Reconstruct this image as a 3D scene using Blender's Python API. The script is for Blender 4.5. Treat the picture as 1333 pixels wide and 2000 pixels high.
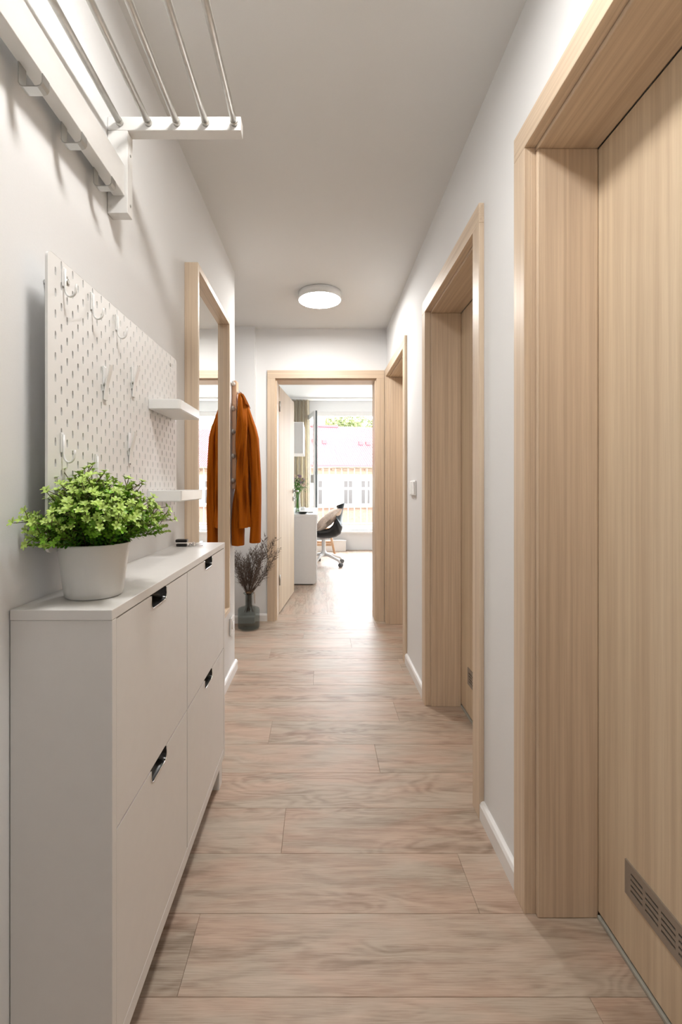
import bpy, bmesh, math, random
from mathutils import Vector, Matrix, noise
random.seed(7)
PI = math.pi
scene = bpy.context.scene
for o in list(bpy.data.objects): bpy.data.objects.remove(o)
C = scene.collection

# ------------------------------------------------------------------ camera, world, lights, exposure
cam_d = bpy.data.cameras.new('camera'); cam = bpy.data.objects.new('camera', cam_d); C.objects.link(cam)
cam.location = (0, 0, 1.113); cam.rotation_euler = (PI/2, 0, 0)
cam_d.sensor_fit = 'HORIZONTAL'; cam_d.sensor_width = 36; cam_d.lens = 905*36/1333
cam_d.shift_x = (666.5-625)/1333; cam_d.shift_y = -(1000-948)/1333; cam_d.clip_start = 0.02
scene.camera = cam
w = bpy.data.worlds.new('sky'); scene.world = w; w.use_nodes = True
bg = w.node_tree.nodes['Background']; bg.inputs[0].default_value = (0.90, 0.95, 1.0, 1); bg.inputs[1].default_value = 9.0
sun_d = bpy.data.lights.new('sun', 'SUN'); sun_d.energy = 3.0; sun_d.angle = 0.01; sun_d.color = (1, .95, .88)
sun = bpy.data.objects.new('sun', sun_d); C.objects.link(sun)
sun.location = (0, -5, 20); sun.rotation_euler = (math.radians(48), 0, math.radians(-25))
LAMP, LAMP2 = 46.0, 36.0      # strength of the corridor ceiling lamps, far and near
portal_d = bpy.data.lights.new('window_portal', 'AREA'); portal_d.shape = 'RECTANGLE'; portal_d.size = 2.5; portal_d.size_y = 2.0
portal_d.cycles.is_portal = True
portal = bpy.data.objects.new('window_portal', portal_d); C.objects.link(portal)
portal.location = (1.03, 8.25, 1.37); portal.rotation_euler = (-PI/2, 0, 0)
vs = scene.view_settings; vs.view_transform = 'Standard'; vs.look = 'None'; vs.exposure = 1.08; vs.gamma = 1; vs.use_curve_mapping = False

# ------------------------------------------------------------------ materials
def nt(name):
    m = bpy.data.materials.new(name); m.use_nodes = True
    return m, m.node_tree.nodes, m.node_tree.links, m.node_tree.nodes['Principled BSDF']
def plain(name, col, rough=.5, metal=0, var=.03, scale=30, bump=0, spec=.5):
    m, N, L, b = nt(name)
    b.inputs['Roughness'].default_value = rough; b.inputs['Metallic'].default_value = metal
    b.inputs['Specular IOR Level'].default_value = spec
    tc = N.new('ShaderNodeTexCoord'); n = N.new('ShaderNodeTexNoise'); n.inputs['Scale'].default_value = scale; n.inputs['Detail'].default_value = 4
    L.new(tc.outputs['Object'], n.inputs['Vector'])
    r = N.new('ShaderNodeValToRGB'); L.new(n.outputs['Fac'], r.inputs['Fac'])
    r.color_ramp.elements[0].position = .3; r.color_ramp.elements[1].position = .7
    r.color_ramp.elements[0].color = tuple(c*(1-var) for c in col)+(1,); r.color_ramp.elements[1].color = tuple(min(1, c*(1+var)) for c in col)+(1,)
    L.new(r.outputs['Color'], b.inputs['Base Color'])
    if bump:
        bp = N.new('ShaderNodeBump'); bp.inputs['Strength'].default_value = bump; bp.inputs['Distance'].default_value = .002
        L.new(n.outputs['Fac'], bp.inputs['Height']); L.new(bp.outputs['Normal'], b.inputs['Normal'])
    return m
def wood(name, axis, light, dark, fine=110, rough=.42):
    """long grain along axis (0,1,2): fine pin stripes plus broad bands"""
    m, N, L, b = nt(name)
    tc = N.new('ShaderNodeTexCoord')
    def stretched(sc, along, detail, dist=0):
        mp = N.new('ShaderNodeMapping'); s = [sc, sc, sc]; s[axis] = along; mp.inputs['Scale'].default_value = s
        L.new(tc.outputs['Object'], mp.inputs['Vector'])
        n = N.new('ShaderNodeTexNoise'); n.inputs['Scale'].default_value = 1; n.inputs['Detail'].default_value = detail; n.inputs['Distortion'].default_value = dist
        L.new(mp.outputs['Vector'], n.inputs['Vector']); return n
    n1 = stretched(fine, 1.0, 3); n2 = stretched(11, .5, 3, .6); n3 = stretched(380, 9, 2)
    def ramp(n, a, c):
        r = N.new('ShaderNodeMapRange'); r.inputs['From Min'].default_value = a; r.inputs['From Max'].default_value = c
        L.new(n.outputs['Fac'], r.inputs['Value']); return r
    a = ramp(n1, .35, .65); c = ramp(n2, .3, .7); e = ramp(n3, .3, .7)
    m1 = N.new('ShaderNodeMath'); m1.operation = 'MULTIPLY'; m1.inputs[1].default_value = .46; L.new(a.outputs[0], m1.inputs[0])
    m2 = N.new('ShaderNodeMath'); m2.operation = 'MULTIPLY_ADD'; m2.inputs[1].default_value = .44; L.new(c.outputs[0], m2.inputs[0]); L.new(m1.outputs[0], m2.inputs[2])
    m3 = N.new('ShaderNodeMath'); m3.operation = 'MULTIPLY_ADD'; m3.inputs[1].default_value = .20; L.new(e.outputs[0], m3.inputs[0]); L.new(m2.outputs[0], m3.inputs[2])
    r = N.new('ShaderNodeValToRGB'); r.color_ramp.elements[0].color = tuple(dark)+(1,); r.color_ramp.elements[1].color = tuple(light)+(1,)
    r.color_ramp.elements[0].position = .12; r.color_ramp.elements[1].position = .85
    L.new(m3.outputs[0], r.inputs['Fac']); L.new(r.outputs['Color'], b.inputs['Base Color'])
    b.inputs['Roughness'].default_value = rough
    bp = N.new('ShaderNodeBump'); bp.inputs['Strength'].default_value = .12; bp.inputs['Distance'].default_value = .001
    L.new(m3.outputs[0], bp.inputs['Height']); L.new(bp.outputs['Normal'], b.inputs['Normal'])
    return m
def plank_mat(name):
    """greyish pink oak, grain along the plank's local X, every plank shifted by its own random number"""
    m, N, L, b = nt(name)
    tc = N.new('ShaderNodeTexCoord'); oi = N.new('ShaderNodeObjectInfo')
    sh = N.new('ShaderNodeVectorMath'); sh.operation = 'SCALE'; sh.inputs[0].default_value = (37, 91, 53); L.new(oi.outputs['Random'], sh.inputs['Scale'])
    ad = N.new('ShaderNodeVectorMath'); L.new(tc.outputs['Object'], ad.inputs[0]); L.new(sh.outputs[0], ad.inputs[1])
    def noise_(sx, sy, det, dist):
        mp = N.new('ShaderNodeMapping'); mp.inputs['Scale'].default_value = (sx, sy, 1); L.new(ad.outputs[0], mp.inputs['Vector'])
        n = N.new('ShaderNodeTexNoise'); n.inputs['Scale'].default_value = 1; n.inputs['Detail'].default_value = det; n.inputs['Distortion'].default_value = dist
        L.new(mp.outputs['Vector'], n.inputs['Vector']); return n
    fine = noise_(14, 420, 4, .3)          # fibres
    mid = noise_(4.5, 30, 7, .7)           # bands
    hue = noise_(3.2, 10, 3, .6)           # pink / grey patches
    # cathedral figure: rings of a distorted distance field
    mp = N.new('ShaderNodeMapping'); mp.inputs['Scale'].default_value = (2.2, 7.5, 1); L.new(ad.outputs[0], mp.inputs['Vector'])
    n4 = N.new('ShaderNodeTexNoise'); n4.inputs['Scale'].default_value = 1; n4.inputs['Detail'].default_value = 2; n4.inputs['Distortion'].default_value = .4; L.new(mp.outputs['Vector'], n4.inputs['Vector'])
    mul = N.new('ShaderNodeMath'); mul.operation = 'MULTIPLY'; mul.inputs[1].default_value = 95; L.new(n4.outputs['Fac'], mul.inputs[0])
    wob = noise_(40, 90, 2, 0); wadd = N.new('ShaderNodeMath'); wadd.operation = 'MULTIPLY_ADD'; wadd.inputs[1].default_value = 2.2; L.new(wob.outputs['Fac'], wadd.inputs[0]); L.new(mul.outputs[0], wadd.inputs[2])
    sn = N.new('ShaderNodeMath'); sn.operation = 'SINE'; L.new(wadd.outputs[0], sn.inputs[0])
    ring = N.new('ShaderNodeMapRange'); ring.inputs['From Min'].default_value = -1; L.new(sn.outputs[0], ring.inputs['Value'])
    msk = noise_(1.5, 6, 1, 0); mk = N.new('ShaderNodeMapRange'); mk.inputs['From Min'].default_value = .42; mk.inputs['From Max'].default_value = .60; L.new(msk.outputs['Fac'], mk.inputs['Value'])
    rm = N.new('ShaderNodeMath'); rm.operation = 'MULTIPLY'; L.new(ring.outputs[0], rm.inputs[0]); L.new(mk.outputs[0], rm.inputs[1])
    s1 = N.new('ShaderNodeMath'); s1.operation = 'MULTIPLY_ADD'; s1.inputs[1].default_value = .48; L.new(fine.outputs['Fac'], s1.inputs[0])
    s0 = N.new('ShaderNodeMath'); s0.operation = 'MULTIPLY'; s0.inputs[1].default_value = .62; L.new(mid.outputs['Fac'], s0.inputs[0]); L.new(s0.outputs[0], s1.inputs[2])
    s2 = N.new('ShaderNodeMath'); s2.operation = 'MULTIPLY_ADD'; s2.inputs[1].default_value = -.13; L.new(rm.outputs[0], s2.inputs[0]); L.new(s1.outputs[0], s2.inputs[2])
    s3 = N.new('ShaderNodeMath'); s3.operation = 'MULTIPLY_ADD'; s3.inputs[1].default_value = .10; L.new(oi.outputs['Random'], s3.inputs[0]); L.new(s2.outputs[0], s3.inputs[2])
    r = N.new('ShaderNodeValToRGB'); cr = r.color_ramp
    cr.elements[0].position = .28; cr.elements[0].color = (.26, .185, .135, 1)
    cr.elements[1].position = .80; cr.elements[1].color = (.62, .50, .41, 1)
    e = cr.elements.new(.46); e.color = (.41, .31, .24, 1); e = cr.elements.new(.60); e.color = (.515, .405, .325, 1)
    L.new(s3.outputs[0], r.inputs['Fac'])
    hr = N.new('ShaderNodeValToRGB'); hr.color_ramp.elements[0].position = .38; hr.color_ramp.elements[0].color = (.94, .98, .97, 1)
    hr.color_ramp.elements[1].position = .62; hr.color_ramp.elements[1].color = (1.0, .92, .88, 1)
    L.new(hue.outputs['Fac'], hr.inputs['Fac'])
    mx = N.new('ShaderNodeMix'); mx.data_type = 'RGBA'; mx.blend_type = 'MULTIPLY'; mx.inputs['Factor'].default_value = 1
    L.new(r.outputs['Color'], mx.inputs['A']); L.new(hr.outputs['Color'], mx.inputs['B']); L.new(mx.outputs['Result'], b.inputs['Base Color'])
    b.inputs['Roughness'].default_value = .46; b.inputs['Specular IOR Level'].default_value = .42
    bp = N.new('ShaderNodeBump'); bp.inputs['Strength'].default_value = .25; bp.inputs['Distance'].default_value = .0012
    L.new(s2.outputs[0], bp.inputs['Height']); L.new(bp.outputs['Normal'], b.inputs['Normal'])
    return m
def glassy(name, tint, gloss=1.0):
    m, N, L, b = nt(name); N.remove(b)
    t = N.new('ShaderNodeBsdfTransparent'); t.inputs[0].default_value = tuple(tint)+(1,)
    g = N.new('ShaderNodeBsdfGlossy'); g.inputs['Roughness'].default_value = .02
    f = N.new('ShaderNodeLayerWeight'); f.inputs[0].default_value = .5
    pw = N.new('ShaderNodeMath'); pw.operation = 'POWER'; pw.inputs[1].default_value = 4; L.new(f.outputs['Facing'], pw.inputs[0])
    mu = N.new('ShaderNodeMath'); mu.operation = 'MULTIPLY_ADD'; mu.inputs[1].default_value = .45*gloss; mu.inputs[2].default_value = .03*gloss; L.new(pw.outputs[0], mu.inputs[0])
    mx = N.new('ShaderNodeMixShader'); L.new(mu.outputs[0], mx.inputs[0]); L.new(t.outputs[0], mx.inputs[1]); L.new(g.outputs[0], mx.inputs[2])
    L.new(mx.outputs[0], N['Material Output'].inputs[0]); return m
def emit(name, col, s):
    m, N, L, b = nt(name); b.inputs['Base Color'].default_value = (.9, .9, .9, 1)
    b.inputs['Emission Color'].default_value = tuple(col)+(1,); b.inputs['Emission Strength'].default_value = s; return m

M = {}
M['wall'] = plain('wall_paint', (.84, .843, .845), .9, var=.006, scale=300, bump=.08, spec=.15)
M['ceiling'] = plain('ceiling_paint', (.80, .80, .79), .95, var=.005, scale=200, bump=.05, spec=.1)
M['white'] = plain('white_lacquer', (.82, .81, .79), .32, var=.01)
M['cabinet'] = plain('cabinet_foil', (.80, .785, .765), .38, var=.01)
M['trim'] = plain('white_skirting', (.88, .87, .86), .35, var=.01)
M['peg'] = plain('pegboard_white', (.84, .835, .825), .5, var=.01)
M['plastic'] = plain('white_plastic', (.86, .86, .85), .25, var=.01)
LW, DW = (.76, .61, .455), (.57, .43, .305)
M['wood_z'] = wood('ash_grain_upright', 2, LW, DW)
M['wood_y'] = wood('ash_grain_along', 1, LW, DW)
M['wood_x'] = wood('ash_grain_across', 0, LW, DW)
M['leafwood'] = wood('ash_door_leaf', 2, (.74, .60, .43), (.58, .44, .30), fine=70, rough=.55)
M['oak_z'] = wood('oak_upright', 2, (.62, .38, .22), (.45, .26, .14))
M['beech'] = wood('beech_rack', 2, (.80, .52, .34), (.68, .42, .27))
M['plank'] = plank_mat('oak_laminate_plank')
M['steel'] = plain('brushed_steel', (.58, .57, .54), .45, 1, var=.06, scale=90)
M['nickel'] = plain('satin_nickel', (.50, .50, .48), .38, 1, var=.03)
M['chrome'] = plain('chrome', (.8, .8, .8), .12, 1, var=.01)
M['mirror'] = plain('mirror_silver', (.90, .91, .90), .0, 1, var=0)
M['sillgrey'] = plain('grey_threshold', (.42, .41, .36), .6, var=.03)
M['vent'] = plain('satin_vent', (.36, .31, .26), .5, .35, var=.03)
M['black'] = plain('black_cup', (.012, .011, .010), .22, var=.1)
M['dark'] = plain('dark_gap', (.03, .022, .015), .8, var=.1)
M['blackshell'] = plain('black_shell', (.015, .017, .02), .3, var=.1)
M['rubber'] = plain('grey_rubber', (.12, .12, .12), .7, var=.1)
M['seal'] = plain('grey_seal', (.13, .15, .16), .6, var=.1)
M['coat'] = plain('rust_wool', (.40, .105, .006), .95, var=.14, scale=400, bump=.5, spec=.1)
M['coatdark'] = plain('dark_lining', (.09, .03, .01), .9, var=.1)
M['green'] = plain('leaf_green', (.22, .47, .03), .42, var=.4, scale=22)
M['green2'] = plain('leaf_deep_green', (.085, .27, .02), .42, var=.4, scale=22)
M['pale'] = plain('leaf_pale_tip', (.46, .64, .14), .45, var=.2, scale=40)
M['stem'] = plain('stem_brown', (.12, .09, .04), .8, var=.2)
M['soil'] = plain('soil', (.04, .03, .02), 1, var=.4, scale=200, bump=1)
M['twig'] = plain('dried_twig', (.13, .095, .075), .9, var=.4, scale=60)
M['smoke'] = glassy('smoky_glass', (.77, .80, .80))
M['clear'] = glassy('clear_glass', (.97, .985, .98))
M['pane'] = glassy('window_glass', (.97, .985, .98), .7)
M['curtain'] = plain('beige_linen', (.74, .66, .53), .95, var=.08, scale=200, bump=.3)
M['linen'] = plain('beige_cushion', (.80, .64, .53), .95, var=.12, scale=40, bump=.3)
M['lilac'] = plain('lilac_petals', (.50, .38, .48), .8, var=.3, scale=50)
M['roof'] = plain('red_metal_roof', (.21, .045, .06), .5, var=.06, scale=3)
M['gutter'] = plain('dark_red_gutter', (.10, .02, .022), .5, var=.05)
M['stucco'] = plain('cream_stucco', (.34, .30, .25), .95, var=.04, scale=4)
M['stucco2'] = plain('peach_stucco', (.14, .09, .06), .95, var=.1, scale=3)
M['brick'] = plain('terracotta_wall', (.11, .065, .045), .95, var=.3, scale=7)
M['farglass'] = plain('far_window_glass', (.06, .055, .052), .8, var=.1, spec=.05)
M['farframe'] = plain('far_window_frame', (.6, .6, .58), .6, var=.02)
M['rail'] = plain('cream_railing', (.5, .46, .38), .5, var=.03)
M['treeleaf'] = plain('far_leaf', (.09, .11, .03), .8, var=.5, scale=1.5)
M['bark'] = plain('bark', (.12, .08, .05), .9, var=.2)
M['ground'] = plain('street_ground', (.28, .26, .23), .95, var=.1, scale=1)
M['lamp'] = emit('lamp_diffuser', (1, .975, .94), LAMP)
M['lamp2'] = emit('lamp_diffuser_near', (1, .975, .94), LAMP2)

# ------------------------------------------------------------------ mesh helpers
def V(*a): return Vector(a)
def box(bm, x0, x1, y0, y1, z0, z1, mi=0):
    x0, x1 = min(x0, x1), max(x0, x1); y0, y1 = min(y0, y1), max(y0, y1); z0, z1 = min(z0, z1), max(z0, z1)
    v = [bm.verts.new((x, y, z)) for x in (x0, x1) for y in (y0, y1) for z in (z0, z1)]
    for q in ((0, 1, 3, 2), (4, 6, 7, 5), (0, 4, 5, 1), (2, 3, 7, 6), (0, 2, 6, 4), (1, 5, 7, 3)):
        f = bm.faces.new([v[i] for i in q]); f.material_index = mi
    return v
def bbox(x0, x1, y0, y1, z0, z1, bev=.0015, seg=2):
    bm = bmesh.new(); box(bm, x0, x1, y0, y1, z0, z1)
    if bev: bmesh.ops.bevel(bm, geom=list(bm.edges), offset=bev, segments=seg, affect='EDGES', profile=.5)
    return bm
def tube(bm, pts, rad, n=10, caps=True, mi=0, flat=1.0):
    pts = [Vector(p) for p in pts]; R = rad if isinstance(rad, (list, tuple)) else [rad]*len(pts)
    rings = []; up = None
    for i, p in enumerate(pts):
        t = (pts[min(i+1, len(pts)-1)]-pts[max(i-1, 0)]).normalized()
        if up is None:
            up = Vector((0, 0, 1)) if abs(t.z) < .9 else Vector((1, 0, 0))
        a = (up - t*up.dot(t)).normalized(); up = a; b = t.cross(a)
        rings.append([bm.verts.new(p + (a*math.cos(2*PI*k/n) + b*math.sin(2*PI*k/n)*flat)*R[i]) for k in range(n)])
    for i in range(len(rings)-1):
        for k in range(n):
            f = bm.faces.new((rings[i][k], rings[i][(k+1) % n], rings[i+1][(k+1) % n], rings[i+1][k])); f.smooth = True; f.material_index = mi
    if caps and n > 2:
        for f in (bm.faces.new(rings[0][::-1]), bm.faces.new(rings[-1])): f.material_index = mi
    return rings
def lathe(bm, prof, c, n=40, mi=0, capb=False, capt=False):
    rings = []
    for r, z in prof: rings.append([bm.verts.new((c[0]+r*math.cos(2*PI*k/n), c[1]+r*math.sin(2*PI*k/n), c[2]+z)) for k in range(n)])
    for i in range(len(rings)-1):
        for k in range(n):
            f = bm.faces.new((rings[i][k], rings[i][(k+1) % n], rings[i+1][(k+1) % n], rings[i+1][k])); f.smooth = True; f.material_index = mi
    if capb: bm.faces.new(rings[0][::-1]).material_index = mi
    if capt: bm.faces.new(rings[-1]).material_index = mi
def prism_x(bm, poly, x0, x1, mi=0):
    """poly: list of (y,z); extruded along x"""
    a = [bm.verts.new((x0, y, z)) for y, z in poly]; b = [bm.verts.new((x1, y, z)) for y, z in poly]
    bm.faces.new(a); bm.faces.new(b[::-1])
    for i in range(len(poly)):
        j = (i+1) % len(poly); bm.faces.new((a[j], a[i], b[i], b[j]))
    for f in bm.faces: f.material_index = mi
def grid(bm, fn, nu, nv, mi=0, closed_u=False):
    g = [[bm.verts.new(fn(i/nu if closed_u else i/(nu-1), j/(nv-1))) for i in range(nu)] for j in range(nv)]
    for j in range(nv-1):
        for i in range(nu if closed_u else nu-1):
            k = (i+1) % nu
            f = bm.faces.new((g[j][i], g[j][k], g[j+1][k], g[j+1][i])); f.smooth = True; f.material_index = mi
    return g
def obj(name, bm, mats, parent=None, fix=True):
    if fix: bmesh.ops.recalc_face_normals(bm, faces=bm.faces)
    if parent is not None:
        p = parent; off = Vector((0, 0, 0))
        while p is not None: off += p.location; p = p.parent
        bmesh.ops.translate(bm, verts=bm.verts, vec=-off)
    me = bpy.data.meshes.new(name); bm.to_mesh(me); bm.free()
    for m in (mats if isinstance(mats, (list, tuple)) else [mats]): me.materials.append(M[m] if isinstance(m, str) else m)
    o = bpy.data.objects.new(name, me); C.objects.link(o); o.parent = parent; return o
def tag(o, label, cat, group=None, kind=None):
    o['label'] = label; o['category'] = cat
    if group: o['group'] = group
    if kind: o['kind'] = kind
    return o
def thing(name, label, cat, loc=(0, 0, 0), group=None):
    o = bpy.data.objects.new(name, None); C.objects.link(o); o.location = loc; o.empty_display_size = .05
    return tag(o, label, cat, group)
def struct(name, bm=None, mat=None, loc=None):
    if bm is None:
        o = bpy.data.objects.new(name, None); C.objects.link(o); o.location = loc or (0, 0, 0); o.empty_display_size = .05
    else: o = obj(name, bm, mat)
    o['kind'] = 'structure'; return o
def slab(*a, mi=0):
    bm = bmesh.new(); box(bm, *a, mi=mi); return bm

# ------------------------------------------------------------------ the room shell
H = 2.400; HR = 2.57; YE = 3.81; YR0 = 4.0; YR1 = 8.0
def wl(y): return -(.554-.014*y)                      # face of the left wall, very slightly out of parallel
YB = -1.3; YC = 2.798
bm = bmesh.new()                                      # left wall: slanted face
poly = [(wl(YB), YB), (wl(YC), YC), (-.80, YC), (-.80, YB)]
lo = [bm.verts.new((x, y, 0)) for x, y in poly]; hi = [bm.verts.new((x, y, H)) for x, y in poly]
bm.faces.new(lo); bm.faces.new(hi)
for i in range(4): j = (i+1) % 4; bm.faces.new((lo[i], lo[j], hi[j], hi[i]))
struct('wall_left', bm, 'wall')
struct('wall_recess', slab(-1.9, -1.75, 2.55, 3.9, 0, H), 'wall')
struct('wall_recess_side', slab(-1.75, -.80, 2.62, 2.798, 0, H), 'wall')
struct('wall_back', slab(-.9, .95, YB-.15, YB, 0, H), 'wall')
XW = .549; XC = .531
DOORS = [(.398, 1.268), (1.545, 2.407), (2.904, 3.784)]
bm = bmesh.new(); y = YB
for a, b in DOORS:
    box(bm, XW, .74, y, a+.05, 0, H); box(bm, XW, .74, a+.05, b-.05, 2.005, H); y = b-.05
box(bm, XW, .74, y, YE, 0, H); box(bm, .80, .86, YB, YE, 0, H)  # outer slab is added behind the doors to block light leaking under them
struct('wall_right', bm, 'wall')
bm = bmesh.new()
box(bm, -1.75, -.526, 3.745, YE, 0, H)
box(bm, -1.75, -.416, YE, YR0, 0, HR); box(bm, .524, 2.6, YE, YR0, 0, HR); box(bm, -.416, .524, YE, YR0, 2.005, HR)
struct('wall_end', bm, 'wall')
struct('wall_room_left', slab(-.78, -.63, YR0, YR1, 0, HR), 'wall')
struct('wall_room_right', slab(2.45, 2.6, YR0, YR1, 0, HR), 'wall')
bm = bmesh.new()
WX0, WX1, WZ0, WZ1 = -.23, 2.30, .33, 2.39  # unseen right end of the window is widened to brighten the far room
box(bm, -.78, WX0, YR1, 8.25, 0, HR); box(bm, WX1, 2.6, YR1, 8.25, 0, HR)
box(bm, WX0, WX1, YR1, 8.25, 0, WZ0); box(bm, WX0, WX1, YR1, 8.25, WZ1, HR)
struct('wall_room_window', bm, 'wall')
bm = bmesh.new(); box(bm, -1.9, .95, YB-.15, YE+.19, H, H+.12); box(bm, -1.9, 2.7, YE+.0, 8.25, HR, HR+.12)
struct('ceiling', bm, 'ceiling')

# floor: base slab and every plank a piece
floor = struct('floor', slab(-1.9, 2.6, YB-.15, 8.25, -.16, -.0125), 'dark')
def plank(x0, x1, y0, y1, along='x', n=[0]):
    g = .0002
    x0 += g; x1 -= g; y0 += g; y1 -= g
    cx, cy = (x0+x1)/2, (y0+y1)/2
    L_, W_ = (x1-x0, y1-y0) if along == 'x' else (y1-y0, x1-x0)
    bm = bmesh.new(); b = .0009
    lo = [bm.verts.new((sx*L_/2, sy*W_/2, -.012)) for sx, sy in ((-1, -1), (1, -1), (1, 1), (-1, 1))]
    mid = [bm.verts.new((sx*L_/2, sy*W_/2, -.001)) for sx, sy in ((-1, -1), (1, -1), (1, 1), (-1, 1))]
    top = [bm.verts.new((sx*(L_/2-b), sy*(W_/2-b), 0)) for sx, sy in ((-1, -1), (1, -1), (1, 1), (-1, 1))]
    bm.faces.new(lo[::-1]); bm.faces.new(top)
    for i in range(4):
        j = (i+1) % 4; bm.faces.new((lo[i], lo[j], mid[j], mid[i])); bm.faces.new((mid[i], mid[j], top[j], top[i]))
    me = bpy.data.meshes.new('plank'); bm.to_mesh(me); bm.free(); me.materials.append(M['plank'])
    o = bpy.data.objects.new('plank', me); C.objects.link(o); o.parent = floor; o.location = (cx, cy, 0)
    if along == 'y': o.rotation_euler = (0, 0, PI/2)
PIT = .1968
butts = {0: -.311, 1: .416, 2: -.117, 3: .62, 4: .2345, 5: -.223, 6: .377, 7: -.60, 8: -.036, 9: .50, 10: -.33, 11: .22, 12: -.12, 13: .44, -1: .587, -2: -.05, -3: .3}
for k in range(-12, 15):
    y0 = 1.008+PIT*k; y1 = min(y0+PIT, YR0)
    if y0 < YB: y0 = YB
    if k == 14: y1 = YR0
    if y1 <= y0: continue
    bx = butts.get(k, random.uniform(-.5, .5)); xs = [bx-2.4, bx-1.2, bx, bx+1.2]
    lim0 = -1.75 if y0 > 2.6 else -.80; lim1 = .80
    for a, b in zip(xs, xs[1:]):
        a, b = max(a, lim0), min(b, lim1)
        if b-a > .03: plank(a, b, y0, y1)
for k in range(-4, 13):
    x0 = .068+PIT*k; x1 = x0+PIT; x0, x1 = max(x0, -.63), min(x1, 2.45)
    if x1-x0 < .02: continue
    off = [1.2, .35, .8, .05][k % 4]-1.2; y = YR0+off
    while y < YR1:
        a, b = max(y, YR0), min(y+1.2, YR1)
        if b-a > .03: plank(x0, x1, a, b, 'y')
        y += 1.2

# skirting boards
def skirt(name, pts):
    """pts: wall line a->b and inward normal; rounded top strip"""
    (ax, ay), (bx, by), (nx, ny) = pts
    prof = [(0, 0), (.016, 0), (.016, .048), (.011, .057), (.005, .060), (0, .060)]
    bm = bmesh.new()
    A = [bm.verts.new((ax+nx*t, ay+ny*t, z)) for t, z in prof]; B = [bm.verts.new((bx+nx*t, by+ny*t, z)) for t, z in prof]
    bm.faces.new(A); bm.faces.new(B)
    for i in range(len(prof)): j = (i+1) % len(prof); bm.faces.new((A[i], A[j], B[j], B[i]))
    return struct(name, bm, 'trim')
skirt('baseboard_left', ((wl(YB), YB), (wl(YC), YC+.016), (1, 0)))
skirt('baseboard_left_corner', ((-1.75, YC), (-.515, YC), (0, 1)))
skirt('baseboard_end_left', ((-1.75, 3.745), (-.526, 3.745), (0, -1)))
skirt('baseboard_end', ((-.526, YE), (-.430, YE), (0, -1)))
skirt('baseboard_right', ((XW, 1.268), (XW, 1.545), (-1, 0)))
skirt('baseboard_right_far', ((XW, 2.407), (XW, 2.904), (-1, 0)))
skirt('baseboard_right_near', ((XW, YB), (XW, .398), (-1, 0)))

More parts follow.
